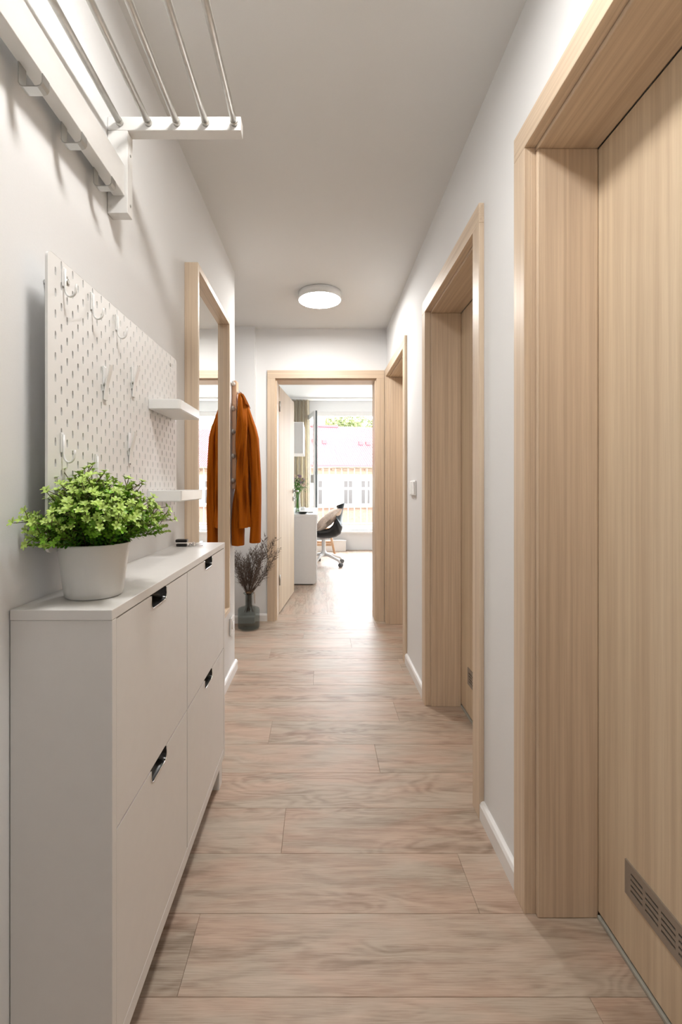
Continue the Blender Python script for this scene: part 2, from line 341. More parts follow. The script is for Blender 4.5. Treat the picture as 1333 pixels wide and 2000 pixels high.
# ------------------------------------------------------------------ doors and frames
def frame(name, P, a, b, depth, side, head, loc, leaf=True, vent=False, right_lip=True):
    """P maps (s along wall, t into wall, z) to the world. a,b outer edges of the casing"""
    D = struct(name, loc=loc)
    def pbox(s0, s1, t0, t1, z0, z1, bev=.0018):
        p, q = P(s0, t0, z0), P(s1, t1, z1)
        return bbox(min(p[0], q[0]), max(p[0], q[0]), min(p[1], q[1]), max(p[1], q[1]), z0, z1, bev)
    cw = .065
    for s0, s1, l0, l1 in ((a, a+cw, a+.052, a+cw), (b-cw, b, b-cw, b-.052)):
        bm = pbox(s0, s1, -.018, -.0003, 0, 1.9900); b2 = pbox(l0, l1, -.001, .0115, 0, 1.99, .001)
        me = bpy.data.meshes.new('t'); b2.to_mesh(me); b2.free(); bm.from_mesh(me); bpy.data.meshes.remove(me)
        obj('casing', bm, side, D)
    bm = pbox(a, b, -.018, -.0003, 1.9902, 2.056); b2 = pbox(a+.052, b-.052, -.001, .0115, 1.9902, 2.002, .001)
    me = bpy.data.meshes.new('t'); b2.to_mesh(me); b2.free(); bm.from_mesh(me); bpy.data.meshes.remove(me)
    obj('casing', bm, head, D)
    j = cw+.012
    obj('jamb', pbox(a+.0505, a+j, .0117, depth, 0, 1.980, .003), side, D)
    obj('jamb', pbox(b-j, b-.0505, .0117, depth, 0, 1.980, .003), side, D)
    obj('jamb', pbox(a+.0505, b-.0505, .0117, depth, 1.9802, 2.004, .003), head, D)
    if leaf:
        lf = obj('leaf', pbox(a+.062, b-.062, depth+.0006, depth+.041, .016, 1.9785, .0012), 'leafwood', D)
        obj('threshold', pbox(a+j, b-j, depth-.004, depth+.012, 0, .010, .002), 'sillgrey', D)
        s = a+j+.003+.055; t = depth-.001
        bm = bmesh.new()
        rot = Matrix.Rotation(-PI/2, 4, 'Y')
        b2 = bmesh.new(); lathe(b2, [(.001, -.006), (.024, -.006), (.026, -.003), (.026, .0018), (.001, .0018)], (0, 0, 0), 24)
        p = P(s, t, 1.05); bmesh.ops.transform(b2, matrix=Matrix.Translation(p) @ Matrix.Rotation(PI/2, 4, 'Y'), verts=b2.verts)
        me = bpy.data.meshes.new('t'); b2.to_mesh(me); b2.free(); bm.from_mesh(me); bpy.data.meshes.remove(me)
        tube(bm, [P(s, t, 1.05), P(s, t-.045, 1.05), P(s+.01, t-.052, 1.05), P(s+.12, t-.052, 1.05)], .0085, 12)
        obj('door_handle', bm, 'nickel', lf)
        if vent:
            s1 = b-j-.003-.104; s0 = s1-.456; zc = .2015; hh = .0395; t0 = depth-.003; t1 = depth+.0008
            bm = bmesh.new(); n = 9; pit = .0474; sl = .0392; hs = .0028
            zs = [zc+(1.5-r)*.0127 for r in range(4)]
            ss = [s1-.0205-i*pit-sl for i in range(n)][::-1]
            cutS = [s0]+[v for q in ss for v in (q, q+sl)]+[s1]
            cutZ = [zc-hh]+[v for q in zs[::-1] for v in (q-hs, q+hs)]+[zc+hh]
            for i in range(len(cutS)-1):
                for k in range(len(cutZ)-1):
                    if i % 2 == 1 and k % 2 == 1: continue
                    p, q = P(cutS[i], t0, 0), P(cutS[i+1], t1, 0)
                    box(bm, p[0], q[0], p[1], q[1], cutZ[k], cutZ[k+1])
            bmesh.ops.remove_doubles(bm, verts=bm.verts, dist=1e-5)
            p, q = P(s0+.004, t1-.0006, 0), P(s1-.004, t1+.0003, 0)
            box(bm, p[0], q[0], p[1], q[1], zc-hh+.004, zc+hh-.004, mi=1)  # dark backing colour stands in for the unlit hollow behind the slots
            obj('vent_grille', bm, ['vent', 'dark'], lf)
    return D
PR = lambda s, t, z: (XW+t, s, z)
PE = lambda s, t, z: (s, YE+t, z)
frame('door_1', PR, *DOORS[0], .168, 'wood_z', 'wood_y', (XW, .833, 0), vent=True)
frame('door_2', PR, *DOORS[1], .163, 'wood_z', 'wood_y', (XW, 1.976, 0), vent=True)
frame('door_3', PR, *DOORS[2], .163, 'wood_z', 'wood_y', (XW, 3.344, 0))
d4 = frame('door_4', PE, -.430, .5306, .19, 'wood_z', 'wood_x', (.05, YE, 0), leaf=False)
# open leaf of the end door, hinged at its left edge and swung into the far room
hx, hy = -.350, 4.006; ang = math.atan2(4.82-4.006, -.266+.350)
lf = obj('leaf', bbox(0, .81, 0, .040, .010, 1.975, .0015), 'leafwood', None); lf.parent = d4
lf.location = (hx-.05, hy-YE, 0); lf.rotation_euler = (0, 0, ang)
def leafpart(name, bm, mat):
    o = obj(name, bm, mat, None); o.parent = lf
bm = bmesh.new()
tube(bm, [(.75, -.001, 1.055), (.75, -.045, 1.055), (.74, -.052, 1.055), (.63, -.052, 1.055)], .009, 12)
tube(bm, [(.75, .041, 1.055), (.75, .085, 1.055), (.74, .092, 1.055), (.63, .092, 1.055)], .009, 12)
leafpart('door_handle', bm, 'nickel')
bm = bmesh.new()
for z in (1.055, .975):
    tube(bm, [(.75, -.009, z), (.75, -.0005, z)], .025, 20); tube(bm, [(.75, .0405, z), (.75, .049, z)], .025, 20)
tube(bm, [(.75, -.03, .975), (.75, .07, .975)], .007, 10)
leafpart('rosette', bm, 'nickel')
for z in (.25, 1.75):
    bm = bmesh.new(); tube(bm, [(-.004, -.006, z), (-.004, -.006, z+.09)], .006, 10); leafpart('hinge', bm, 'nickel')

# ------------------------------------------------------------------ window of the far room
W = struct('window_1', loc=(.84, 8.05, WZ0))
def wbar(name, *a, mat='white', parent=W, bev=.004): return obj(name, bbox(*a, bev), mat, parent)
fy0, fy1 = 8.03, 8.10
wbar('frame_bar', WX0, WX1, fy0, fy1, WZ1-.075, WZ1-.001); wbar('frame_bar', WX0, WX1, fy0, fy1, WZ0+.001, WZ0+.085)
wbar('frame_bar', WX0+.001, WX0+.06, fy0, fy1, WZ0+.086, WZ1-.076); wbar('frame_bar', WX1-.06, WX1-.001, fy0, fy1, WZ0+.086, WZ1-.076)
wbar('frame_bar', 1.22, 1.30, fy0, fy1, WZ0+.086, WZ1-.076)
obj('pane', slab(1.305, WX1-.065, 8.06, 8.066, WZ0+.09, WZ1-.08), 'pane', W)
obj('window_sill', bbox(WX0-.03, WX1+.03, 7.90, 8.029, WZ0-.03, WZ0-.0005, .004), 'white', W)
# inward-open sash standing almost square to the window
sash = struct('window_2', loc=(-.215, 7.985, 0)); sash.rotation_euler = (0, 0, math.atan2(7.25-7.985, -.06+.215))
def sp(name, *a, mat='white', bev=.003):
    o = obj(name, bbox(*a, bev), mat, None); o.parent = sash; return o
SL = .745; sz0, sz1 = .43, 2.285
sp('sash_bar', 0, .07, -.03, .03, sz0, sz1); sp('sash_bar', SL-.075, SL, -.03, .03, sz0, sz1)
sp('sash_bar', .0705, SL-.0755, -.03, .03, sz0, sz0+.08); sp('sash_bar', .0705, SL-.0755, -.03, .03, sz1-.08, sz1)
sp('sash_pane', .071, SL-.076, -.008, .008, sz0+.081, sz1-.081, mat='pane', bev=0)
sp('sash_seal', SL+.0005, SL+.006, -.006, .018, sz0, sz1, mat='seal', bev=.001)
o = sp('sash_handle', SL-.045, SL-.025, -.075, -.0305, 1.15, 1.28, mat='nickel')
for z in (1.28, 1.75): sp('sash_catch', SL+.0065, SL+.016, -.010, .015, z, z+.05, mat='seal')

# ------------------------------------------------------------------ shoe cabinet
CX, CB, CY0, CY1, CT = -.362, -.5405, .807, 1.766, .896
cabt = thing('shoe_cabinet', 'white low shoe cabinet with four tilting doors against the left wall', 'cabinet', ((CX+CB)/2, 1.286, 0))
obj('cabinet_top', bbox(CB, CX, CY0, CY1, CT-.0185, CT, .0012), 'cabinet', cabt)
for y in (CY0+.001, CY1-.018): obj('side_panel', bbox(CB, CX+.0, y, y+.017, .086, CT-.0188, .001), 'cabinet', cabt)
obj('bottom_rail', bbox(CX-.018, CX-.0005, CY0+.0185, CY1-.0185, .086, .119, .001), 'cabinet', cabt)
obj('back_panel', slab(CB+.001, CB+.006, CY0+.0185, CY1-.0185, .10, CT-.0188), 'cabinet', cabt)
obj('divider', slab(CB+.0065, CX-.03, 1.260, 1.274, .10, CT-.0188), 'cabinet', cabt)
for y in (CY0+.03, CY1-.075):
    for x in (CX-.05, CB+.004): obj('leg', bbox(x, x+.045, y, y+.045, 0, .0858, .001), 'cabinet', cabt)
def cab_door(y0, y1, z0, z1):
    yc = (y0+y1)/2; hw = .0495; dp = .029; r = .014; poly = [(y0, z0), (y1, z0), (y1, z1), (yc+hw, z1)]
    cup = [(yc+hw, z1)]
    for k in range(7): a = k/6*PI/2; cup.append((yc+hw-r+r*math.cos(a), z1-dp+r-r*math.sin(a)))
    for k in range(7): a = PI/2+k/6*PI/2; cup.append((yc-hw+r+r*math.cos(a), z1-dp+r-r*math.sin(a)))
    cup.append((yc-hw, z1)); poly = poly[:3]+cup+[(y0, z1)]
    bm = bmesh.new(); prism_x(bm, poly, CX-.017, CX-.0008)
    d = obj('door', bm, 'cabinet', cabt)
    bm = bmesh.new(); n = len(cup)
    A = [bm.verts.new((CX-.0006, y, z)) for y, z in cup]; B = [bm.verts.new((CX-.034, yc+(y-yc)*.9, z1+(z-z1)*.75)) for y, z in cup]
    for i in range(n-1): f = bm.faces.new((A[i], A[i+1], B[i+1], B[i])); f.smooth = True
    bm.faces.new(B)
    pts = [(CX-.0002, y, z) for y, z in cup]
    tube(bm, pts, .0011, 6, mi=1)
    obj('handle', bm, ['black', 'chrome'], d, fix=False)
for y0, y1 in ((CY0+.0195, 1.2645), (1.2705, CY1-.0195)):
    cab_door(y0, y1, .1205, .4978); cab_door(y0, y1, .5020, CT-.021)

# ------------------------------------------------------------------ hat rack with hook rail (upper left)
hr = thing('hat_rack', 'white wall hat rack with five steel rods and a hook rail, upper left', 'rack', (-.53, .84, 1.80))
RY = (.434, 1.1703)
for y in RY:
    bm = bbox(-.522 if 0 else wl(y+.03)+.0003, -.1997, y, y+.032, 2.010, 2.045, .0015)
    obj('bracket_arm', bm, 'white', hr)
    obj('bracket_post', bbox(wl(y+.03)+.0003, -.4857, y, y+.032, 1.801, 2.0097, .0015), 'white', hr)
    for z in (1.956, 1.828):
        bm = bmesh.new(); tube(bm, [(-.4856, y+.016, z), (-.4842, y+.016, z)], .0032, 12); obj('screw', bm, 'nickel', hr)
bm = bbox(-.522, -.493, RY[0]+.0322, RY[1]-.0002, 1.844, 1.921, .0015); obj('hook_rail', bm, 'white', hr)
for x in (-.505, -.433, -.361, -.288, -.216):
    bm = bmesh.new(); tube(bm, [(x, RY[0]+.0325, 2.0275), (x, RY[1]-.0005, 2.0275)], .0078, 18); r_ = obj('rod', bm, 'steel', hr)
    bm = bmesh.new(); tube(bm, [(x, RY[1]-.011, 2.0275), (x, RY[1]-.0006, 2.0275)], .0092, 18); obj('end_cap', bm, 'steel', r_)
def strip(bm, path, y0, y1, th):
    """flat strap bent along path in xz, width y0..y1"""
    P_ = [Vector((p[0], 0, p[1])) for p in path]; rows = []
    for i, p in enumerate(P_):
        t = (P_[min(i+1, len(P_)-1)]-P_[max(i-1, 0)]).normalized(); nrm = Vector((t.z, 0, -t.x))*th/2
        rows.append([bm.verts.new((p.x+s*nrm.x, y, p.z+s*nrm.z)) for s, y in ((1, y0), (1, y1), (-1, y1), (-1, y0))])
    for a, b in zip(rows, rows[1:]):
        for k in range(4): bm.faces.new((a[k], a[(k+1) % 4], b[(k+1) % 4], b[k]))
    bm.faces.new(rows[0]); bm.faces.new(rows[-1])
for y in (.541, .674, .808, .940, 1.0735):
    x = -.5195; bm = bmesh.new()
    strip(bm, [(x, 1.8438), (x, 1.808), (x+.003, 1.803), (x+.008, 1.801), (x+.032, 1.801), (x+.038, 1.803), (x+.041, 1.808), (x+.041, 1.823)], y-.010, y+.010, .0022)
    obj('hook', bm, 'nickel', hr)

# ------------------------------------------------------------------ pegboard
PX = -.496; PY0, PY1, PZ0, PZ1 = .8438, 1.6032, .988, 1.546
pb = thing('pegboard', 'white perforated metal pegboard mounted on left wall above the cabinet', 'pegboard', (PX-.01, 1.2235, PZ0))
bm = bmesh.new(); NC = 36; p = .0203; y_s = PY0+.025-p/2; y_e = y_s+NC*p
zt = PZ1-.009
def slot_ring(yc, zc, hw=.0029, hh=.0080):
    o_ = []
    for k in range(8): 
        a = k*PI/4; c, s = math.cos(a), math.sin(a)
        o_.append((yc+hw*c, zc+(hh-hw)*(1 if s > .01 else -1 if s < -.01 else 0)+hw*s))
    return o_
def cell(x, y0, y1, z0, z1):
    yc, zc = (y0+y1)/2, (z0+z1)/2
    outer = [(y1, zc), (y1, z1), (yc, z1), (y0, z1), (y0, zc), (y0, z0), (yc, z0), (y1, z0)]; inner = slot_ring(yc, zc)
    O = [bm.verts.new((x, *q)) for q in outer]; I = [bm.verts.new((x, *q)) for q in inner]; B = [bm.verts.new((x-.0048, *q)) for q in inner]
    for k in range(8):
        j = (k+1) % 8; bm.faces.new((O[k], O[j], I[j], I[k])); bm.faces.new((I[k], I[j], B[j], B[k]))
for c in range(NC):
    y0 = y_s+c*p; top = 1.535-(.0 if c % 2 else .02) ; n = 14 if c % 2 else 13
    zu = top+.02 if c % 2 == 0 else top+.02
    zu = min(zu, zt+.02)
    zz = [top+.02-.04*k for k in range(n+1)]
    if c % 2: zz[0] = top+.01
    for k in range(n):
        z1, z0 = (top+.01 if (c % 2 and k == 0) else top+.02-.04*k), top-.02-.04*k
        if c % 2 and k == n-1: z0 = top-.01-.04*k
        if c % 2 and k == 0:
            cell(PX, y0, y0+p, top-.01, top+.01)
            f = [bm.verts.new(v) for v in ((PX, y0, top-.02), (PX, y0+p, top-.02), (PX, y0+p, top-.01), (PX, y0, top-.01))]; bm.faces.new(f)
        elif c % 2 and k == n-1:
            cell(PX, y0, y0+p, top-.04*k-.01, top-.04*k+.01)
            f = [bm.verts.new(v) for v in ((PX, y0, top-.04*k+.01), (PX, y0+p, top-.04*k+.01), (PX, y0+p, top-.04*k+.02), (PX, y0, top-.04*k+.02))]; bm.faces.new(f)
        else: cell(PX, y0, y0+p, z0, z1)
    # strips closing each column up to the common top and bottom lines
    ct = top+.02 if c % 2 == 0 else top+.01; cb = top-.02-.04*(n-1) if c % 2 == 0 else top-.01-.04*(n-1)
    for z0, z1 in ((ct, 1.5455-.0005), (PZ0+.0005, cb)):
        if z1-z0 > 1e-4:
            f = [bm.verts.new(v) for v in ((PX, y0, z0), (PX, y0+p, z0), (PX, y0+p, z1), (PX, y0, z1))]; bm.faces.new(f)
bmesh.ops.remove_doubles(bm, verts=bm.verts, dist=1e-5)
for y0, y1 in ((PY0, y_s), (y_e, PY1)):
    r = .013; s = -1 if y0 == PY0 else 1; ye = y0 if s < 0 else y1; yi = y1 if s < 0 else y0
    pl = [(yi, PZ0+.0005), (yi, 1.545)]
    for k in range(6): a = k/5*PI/2; pl.append((ye-s*r+s*r*math.sin(a), PZ1-.001-r+r*math.cos(a)))
    for k in range(6): a = k/5*PI/2; pl.append((ye-s*r+s*r*math.cos(a), PZ0+.0005+r-r*math.sin(a)))
    f = bm.faces.new([bm.verts.new((PX, *q)) for q in pl])
rim = []                                              # thin rim around the sheet
r = .013
for cy, cz, a0 in ((PY1-r, PZ1-.001-r, 0), (PY0+r, PZ1-.001-r, PI/2), (PY0+r, PZ0+.0005+r, PI), (PY1-r, PZ0+.0005+r, 1.5*PI)):
    for k in range(6): a = a0+k/5*PI/2; rim.append((cy+r*math.cos(a), cz+r*math.sin(a)))
A = [bm.verts.new((PX+.0002, *q)) for q in rim]; B = [bm.verts.new((PX-.0048, *q)) for q in rim]
for i in range(len(rim)): j = (i+1) % len(rim); bm.faces.new((A[i], A[j], B[j], B[i]))
obj('perforated_panel', bm, 'peg', pb, fix=False)
for y, z in ((.9105, 1.5125), (1.5365, 1.5125), (1.5365, 1.0215), (.9105, 1.0215)):
    bm = bmesh.new(); tube(bm, [(wl(y)+.0005, y, z), (PX-.005, y, z)], .005, 16); s_ = obj('spacer', bm, 'plastic', pb)
    bm = bmesh.new(); tube(bm, [(PX+.0003, y, z), (PX+.0016, y, z), (PX+.0026, y, z)], [.0062, .0060, .004], 16)
    obj('screw', bm, 'nickel', s_)
def jhook(y, z, label):
    t = thing('pegboard_hook', label, 'hook', (PX, y, z-.055), 'J-shaped hooks on the pegboard')
    bm = bmesh.new(); x = PX+.0045
    path = [(x, z), (x, z-.036)]
    for k in range(9): a = PI+k/8*PI; path.append((x+.0105+.0105*math.cos(a), z-.038+.015*math.sin(a)))
    path.append((x+.022, z-.029))
    tube(bm, [(a, y, b) for a, b in path], .0022, 10)
    tube(bm, [(x, y, z), (PX-.006, y, z)], .0020, 8); obj('hook_wire', bm, 'plastic', t)
    obj('back_plate', bbox(PX+.0004, PX+.0028, y-.006, y+.006, z-.034, z+.004, .0008), 'plastic', t)
for (y, z, l) in ((.894, 1.530, 'white J hook at the top left corner of the pegboard'),
                  (1.006, 1.527, 'white J hook in pegboard top row, middle one of three'),
                  (1.128, 1.524, 'white J hook in pegboard top row, farthest of three'),
                  (.889, 1.210, 'white J hook low on pegboard, left above the green plant'),
                  (1.025, 1.178, 'white J hook low on pegboard just behind the plant leaves')):
    jhook(y, z, l)
def clip(y, z0, z1, label):
    t = thing('pegboard_clip', label, 'clip', (PX, y, z0), 'clips on the pegboard')
    h = z1-z0
    obj('back_plate', bbox(PX+.0004, PX+.003, y-.008, y+.008, z0+.25*h, z1-.002, .001), 'plastic', t)
    bm = bmesh.new()
    strip(bm, [(PX+.004, z0), (PX+.005, z0+.25*h), (PX+.008, z0+.5*h), (PX+.014, z0+.8*h), (PX+.017, z1)], y-.008, y+.008, .0022)
    obj('clip_lever', bm, 'plastic', t)
    bm = bmesh.new(); tube(bm, [(PX+.005, y-.009, z0+.45*h), (PX+.005, y+.009, z0+.45*h)], .0022, 10); obj('spring', bm, 'nickel', t)
clip(1.0637, 1.309, 1.388, 'white clip on pegboard below the hooks, the nearer of the two side by side')
clip(1.225, 1.347, 1.428, 'white clip on pegboard left of the upper tray shelf')
clip(1.203, 1.171, 1.252, 'white clip on pegboard halfway between the two tray shelves, lowest clip')
def tray(y0, y1, x1, z0, z1, label):
    t = thing('tray_shelf', label, 'shelf', (PX+.04, (y0+y1)/2, z0), 'tray shelves on the pegboard')
    def ring(i, z):
        X0, X1, Y0, Y1, r = PX+.0004+i, x1-i, y0+i, y1-i, max(.003, .008-i); out = []
        for cx, cy, a0 in ((X1-r, Y1-r, 0), (X0+.001, Y1-.001, PI/2), (X0+.001, Y0+.001, PI), (X1-r, Y0+r, 1.5*PI)):
            rr = r if cx > (X0+X1)/2 else .001
            for k in range(5): a = a0+k/4*PI/2; out.append((cx+rr*math.cos(a), cy+rr*math.sin(a), z))
        return out
    bm = bmesh.new(); rings = [[bm.verts.new(v) for v in ring(i, z)] for i, z in ((.0035, z0), (0, z0+.003), (0, z1-.001), (.001, z1), (.002, z1), (.003, z1-.001), (.003, z0+.004))]
    for a, b in zip(rings, rings[1:]):
        for k in range(20): bm.faces.new((a[k], a[(k+1) % 20], b[(k+1) % 20], b[k]))
    bm.faces.new(rings[0]); bm.faces.new(rings[-1])
    obj('tray', bm, 'plastic', t)
    for y in (y0+.04, y1-.04): obj('mounting_tab', slab(PX-.006, PX+.0003, y-.004, y+.004, z1-.012, z1-.004), 'plastic', t)
tray(1.340, 1.5625, -.404, 1.333, 1.363, 'white tray shelf on the pegboard, upper of two')
tray(1.332, 1.580, -.399, 1.066, 1.098, 'white tray shelf on the pegboard, lower of two')

# ------------------------------------------------------------------ mirror in a deep wooden box frame
MX = -.4752; MY0, MY1, MZ0, MZ1 = 1.807, 2.455, .446, 1.984
mr = thing('mirror', 'tall wall mirror in a deep pale wood frame', 'mirror', (MX-.02, 2.13, MZ0))
back = -.5205
obj('frame_stile', bbox(wl(MY0)+.0005, MX, MY0, MY0+.020, MZ0, MZ1, .001), 'wood_z', mr)
obj('frame_stile', bbox(back, MX, MY1-.022, MY1, MZ0, MZ1, .001), 'wood_z', mr)
obj('frame_rail', bbox(back, MX, MY0+.0203, MY1-.0223, MZ1-.025, MZ1, .001), 'wood_y', mr)
obj('frame_rail', bbox(back, MX, MY0+.0203, MY1-.0223, MZ0, MZ0+.025, .001), 'wood_y', mr)
obj('glass', slab(-.512, -.5053, MY0+.0203, MY1-.0223, MZ0+.0253, MZ1-.0253), 'mirror', mr)

# ------------------------------------------------------------------ peg rack and coat
rk = thing('peg_rack', 'tall narrow beech board with white pegs beside the mirror', 'rack', (-.50, 2.755, 1.092))
obj('board', bbox(wl(2.755)+.0006, -.490, 2.720, 2.792, 1.092, 1.729, .003), 'beech', rk)
for zp in (1.708, 1.561, 1.426, 1.284, 1.140):
    bm = bmesh.new(); tube(bm, [(-.507, 2.7198, zp), (-.507, 2.708, zp-.002), (-.506, 2.692, zp+.006), (-.504, 2.688, zp+.012)], [.013, .010, .007, .004], 10)
    obj('peg', bm, 'plastic', rk)
for zp in (1.54, 1.215, 1.66):
    bm = bmesh.new(); tube(bm, [(-.4898, 2.745, zp), (-.478, 2.745, zp+.001), (-.466 if zp > 1.6 else -.480, 2.745, zp+.010)], [.008, .006, .005], 10)
    obj('peg', bm, 'plastic', rk)
S = 2.7/905
def PXX(px): return (px-625)*S
def PZZ(py): return 1.113+(948-py)*S
coat = thing('coat', 'burnt orange wool coat hanging from the peg rack', 'coat', (-.42, 2.74, .80))
def fold(a, z, amp, seed):
    return amp*(math.sin(5*a+seed+3*z)+.6*math.sin(9*a+2*seed-4*z)+.4*noise.noise(Vector((3*math.cos(a), 3*math.sin(a), z*4+seed))))
def loft(secs, nz, na, amp, seed, cy, close=True):
    """secs: (py, xl, xr, half depth, dy)"""
    bm = bmesh.new()
    def at(v):
        q = v*(len(secs)-1); i = min(int(q), len(secs)-2); t = q-i; t = t*t*(3-2*t) if False else t
        return [secs[i][k]*(1-t)+secs[i+1][k]*t for k in range(5)]
    def fn(u, v):
        py, xl, xr, b, dy = at(v); a = 2*PI*u
        cx = (PXX(xl)+PXX(xr))/2; ax = (PXX(xr)-PXX(xl))/2
        z = PZZ(py); m = 1+fold(a, z*3, amp*min(1, .25+v*1.3), seed)
        ca, sa = math.cos(a), math.sin(a)
        ca = math.copysign(abs(ca)**.85, ca); sa = math.copysign(abs(sa)**.85, sa)
        return Vector((cx+ax*ca*(1 if abs(ca) > .9 else m), cy+dy+b*sa*m, z))
    g = grid(bm, fn, na, nz, closed_u=True)
    if close: bm.faces.new(g[0])
    return bm
bm = loft([(766, 464, 470, .012, 0), (770, 463, 475, .03, 0), (782, 463, 480, .06, 0), (800, 463, 485, .085, 0), (830, 463.5, 490, .10, 0), (870, 463, 489, .11, 0), (910, 462.5, 487, .11, -.0), (950, 462, 487, .115, 0), (990, 461.5, 490, .12, 0), (1029, 461, 493, .125, 0)], 70, 84, .17, 1.3, 2.745)
ob = obj('coat_body', bm, 'coat', coat)
bm = loft([(778, 471, 478, .012, 0), (790, 473, 484, .03, 0), (812, 477, 491, .05, 0), (835, 482, 499, .06, 0), (855, 485, 504, .062, 0), (900, 486, 507, .06, .0), (940, 489, 509, .058, 0), (980, 490, 509, .055, 0), (1020, 488.5, 508.5, .05, 0), (1060, 486, 508, .05, 0)], 44, 40, .10, 4.1, 2.735)
sl = obj('sleeve', bm, 'coat', coat)
bm = loft([(1058, 487, 507.5, .047, 0), (1061.5, 486.5, 507.5, .048, 0), (1052, 488, 506, .042, 0)], 6, 40, .05, 4.1, 2.735, False)
obj('cuff', bm, 'coat', sl)
bm = loft([(880, 468, 478, .03, .02), (930, 464, 476, .045, .01), (955, 459, 475, .05, .0), (985, 454, 475, .052, 0), (1020, 452, 477, .052, 0), (1065, 453, 476.5, .052, 0)], 34, 40, .09, 2.2, 2.715)
obj('sleeve', bm, 'coat', coat)
bm = bmesh.new()                                       # turned-down collar falling to the corridor side
def colf(u, v):
    a = -1.25+2.5*u; t = v
    X = PXX(467+13.5*t**.8+2.5*math.cos(a)); Y = 2.745+(.030+.050*t)*math.sin(a); Z = PZZ(766+24*t+3*math.cos(a)*t)
    return Vector((X+.008*math.cos(a), Y, Z+.002*math.sin(5*a)))
grid(bm, colf, 26, 12)
bmesh.ops.solidify(bm, geom=list(bm.faces), thickness=.004)
obj('collar', bm, 'coat', coat)
bm = bmesh.new(); tube(bm, [(-.478, 2.74, 1.655), (-.474, 2.742, 1.672), (-.470, 2.746, 1.655)], .0015, 6); obj('hanging_loop', bm, 'coatdark', coat)
bm = bmesh.new()
grid(bm, lambda u, v: Vector((PXX(478+13*u), 2.745-.118-.0*v+.012*math.sin(PI*u)+.006, PZZ(1026+4*v))), 8, 3)
bm.free()

# ------------------------------------------------------------------ switch and socket
sw = thing('light_switch', 'white double light switch on right wall between the doors', 'switch', (XW, 2.70, 1.10))
obj('plate', bbox(XW-.009, XW-.0003, 2.625, 2.775, 1.055, 1.140, .003), 'plastic', sw)
for y in (2.633, 2.703):
    bm = bmesh.new(); prism_x(bm, [(y, 1.063), (y+.064, 1.063), (y+.064, 1.132), (y, 1.132)], XW-.013, XW-.0093)
    for v in bm.verts:
        if v.co.z > 1.1 and v.co.x < XW-.011: v.co.x -= .003
    obj('rocker', bm, 'plastic', sw)
so = thing('wall_socket', 'white wall socket low on the left wall under the coat', 'socket', (-.516, 2.72, .25))
obj('plate', bbox(wl(2.72)+.0006, wl(2.69)+.012, 2.645, 2.735, .252, .352, .003), 'plastic', so)
bm = bmesh.new()
tube(bm, [(wl(2.69)+.0122, 2.69, .302), (wl(2.69)+.016, 2.69, .302)], [.024, .022], 24); obj('socket_insert', bm, 'plastic', so)

# ------------------------------------------------------------------ ceiling lamps
def ceiling_lamp(y, label, mat):
    t = thing('ceiling_light', label, 'ceiling light', (0, y, H-.055))
    bm = bmesh.new(); lathe(bm, [(.10, -.0005), (.140, -.0005), (.1455, -.004), (.1455, -.048), (.1435, -.0505), (.1395, -.0505), (.1392, -.046)], (0, y, H), 64)
    obj('lamp_ring', bm, 'plastic', t)
    bm = bmesh.new(); lathe(bm, [(.1388, -.044), (.1386, -.0498), (.136, -.0512), (.10, -.0518), (.0005, -.0522)], (0, y, H), 64)
    obj('diffuser', bm, mat, t)
ceiling_lamp(3.10, 'round white flush ceiling lamp, lit, before the far doorway', 'lamp')
ceiling_lamp(.70, 'round white flush ceiling lamp, lit, over the near end of the corridor', 'lamp2')

# ------------------------------------------------------------------ potted plant
PC = Vector((-.447, .918, CT)); RIM = .104
pl = thing('potted_plant', 'bushy bright green plant in a white pot on the shoe cabinet', 'plant', PC)
bm = bmesh.new()
lathe(bm, [(.0005, .0005), (.049, .0005), (.0525, .003), (.0545, .012), (.0655, RIM-.004), (.0668, RIM), (.0655, RIM+.0006), (.0640, RIM-.003), (.0605, RIM-.020), (.0005, RIM-.020)], PC, 72)
obj('pot', bm, plain('pot_white', (.80, .80, .785), .35, var=.01), pl)
bm = bmesh.new(); lathe(bm, [(.0604, RIM-.0195), (.0604, RIM-.012), (.03, RIM-.009), (.0005, RIM-.008)], PC, 32); obj('soil', bm, 'soil', pl)
def leaf_quad(bm, base, d, n, L_, W_, mi):
    d = d.normalized(); s = d.cross(n).normalized(); n = s.cross(d)
    pts = [(0, 0), (.30, .30), (.62, .5), (.9, .36), (1.0, 0)]
    mid = [bm.verts.new(base+d*L_*a+n*L_*(.10*math.sin(a*PI)-.12*a*a)) for a in (0, .3, .62, .9, 1)]
    l = [bm.verts.new(base+d*L_*a+s*W_*b+n*L_*(.16*math.sin(a*PI)-.12*a*a)) for a, b in pts[1:4]]
    r = [bm.verts.new(base+d*L_*a-s*W_*b+n*L_*(.16*math.sin(a*PI)-.12*a*a)) for a, b in pts[1:4]]
    for side in (l, r):
        for f in ((mid[0], mid[1], side[0]), (mid[1], mid[2], side[1], side[0]), (mid[2], mid[3], side[2], side[1]), (mid[3], mid[4], side[2])):
            fc = bm.faces.new(f if side is l else f[::-1]); fc.smooth = True; fc.material_index = mi
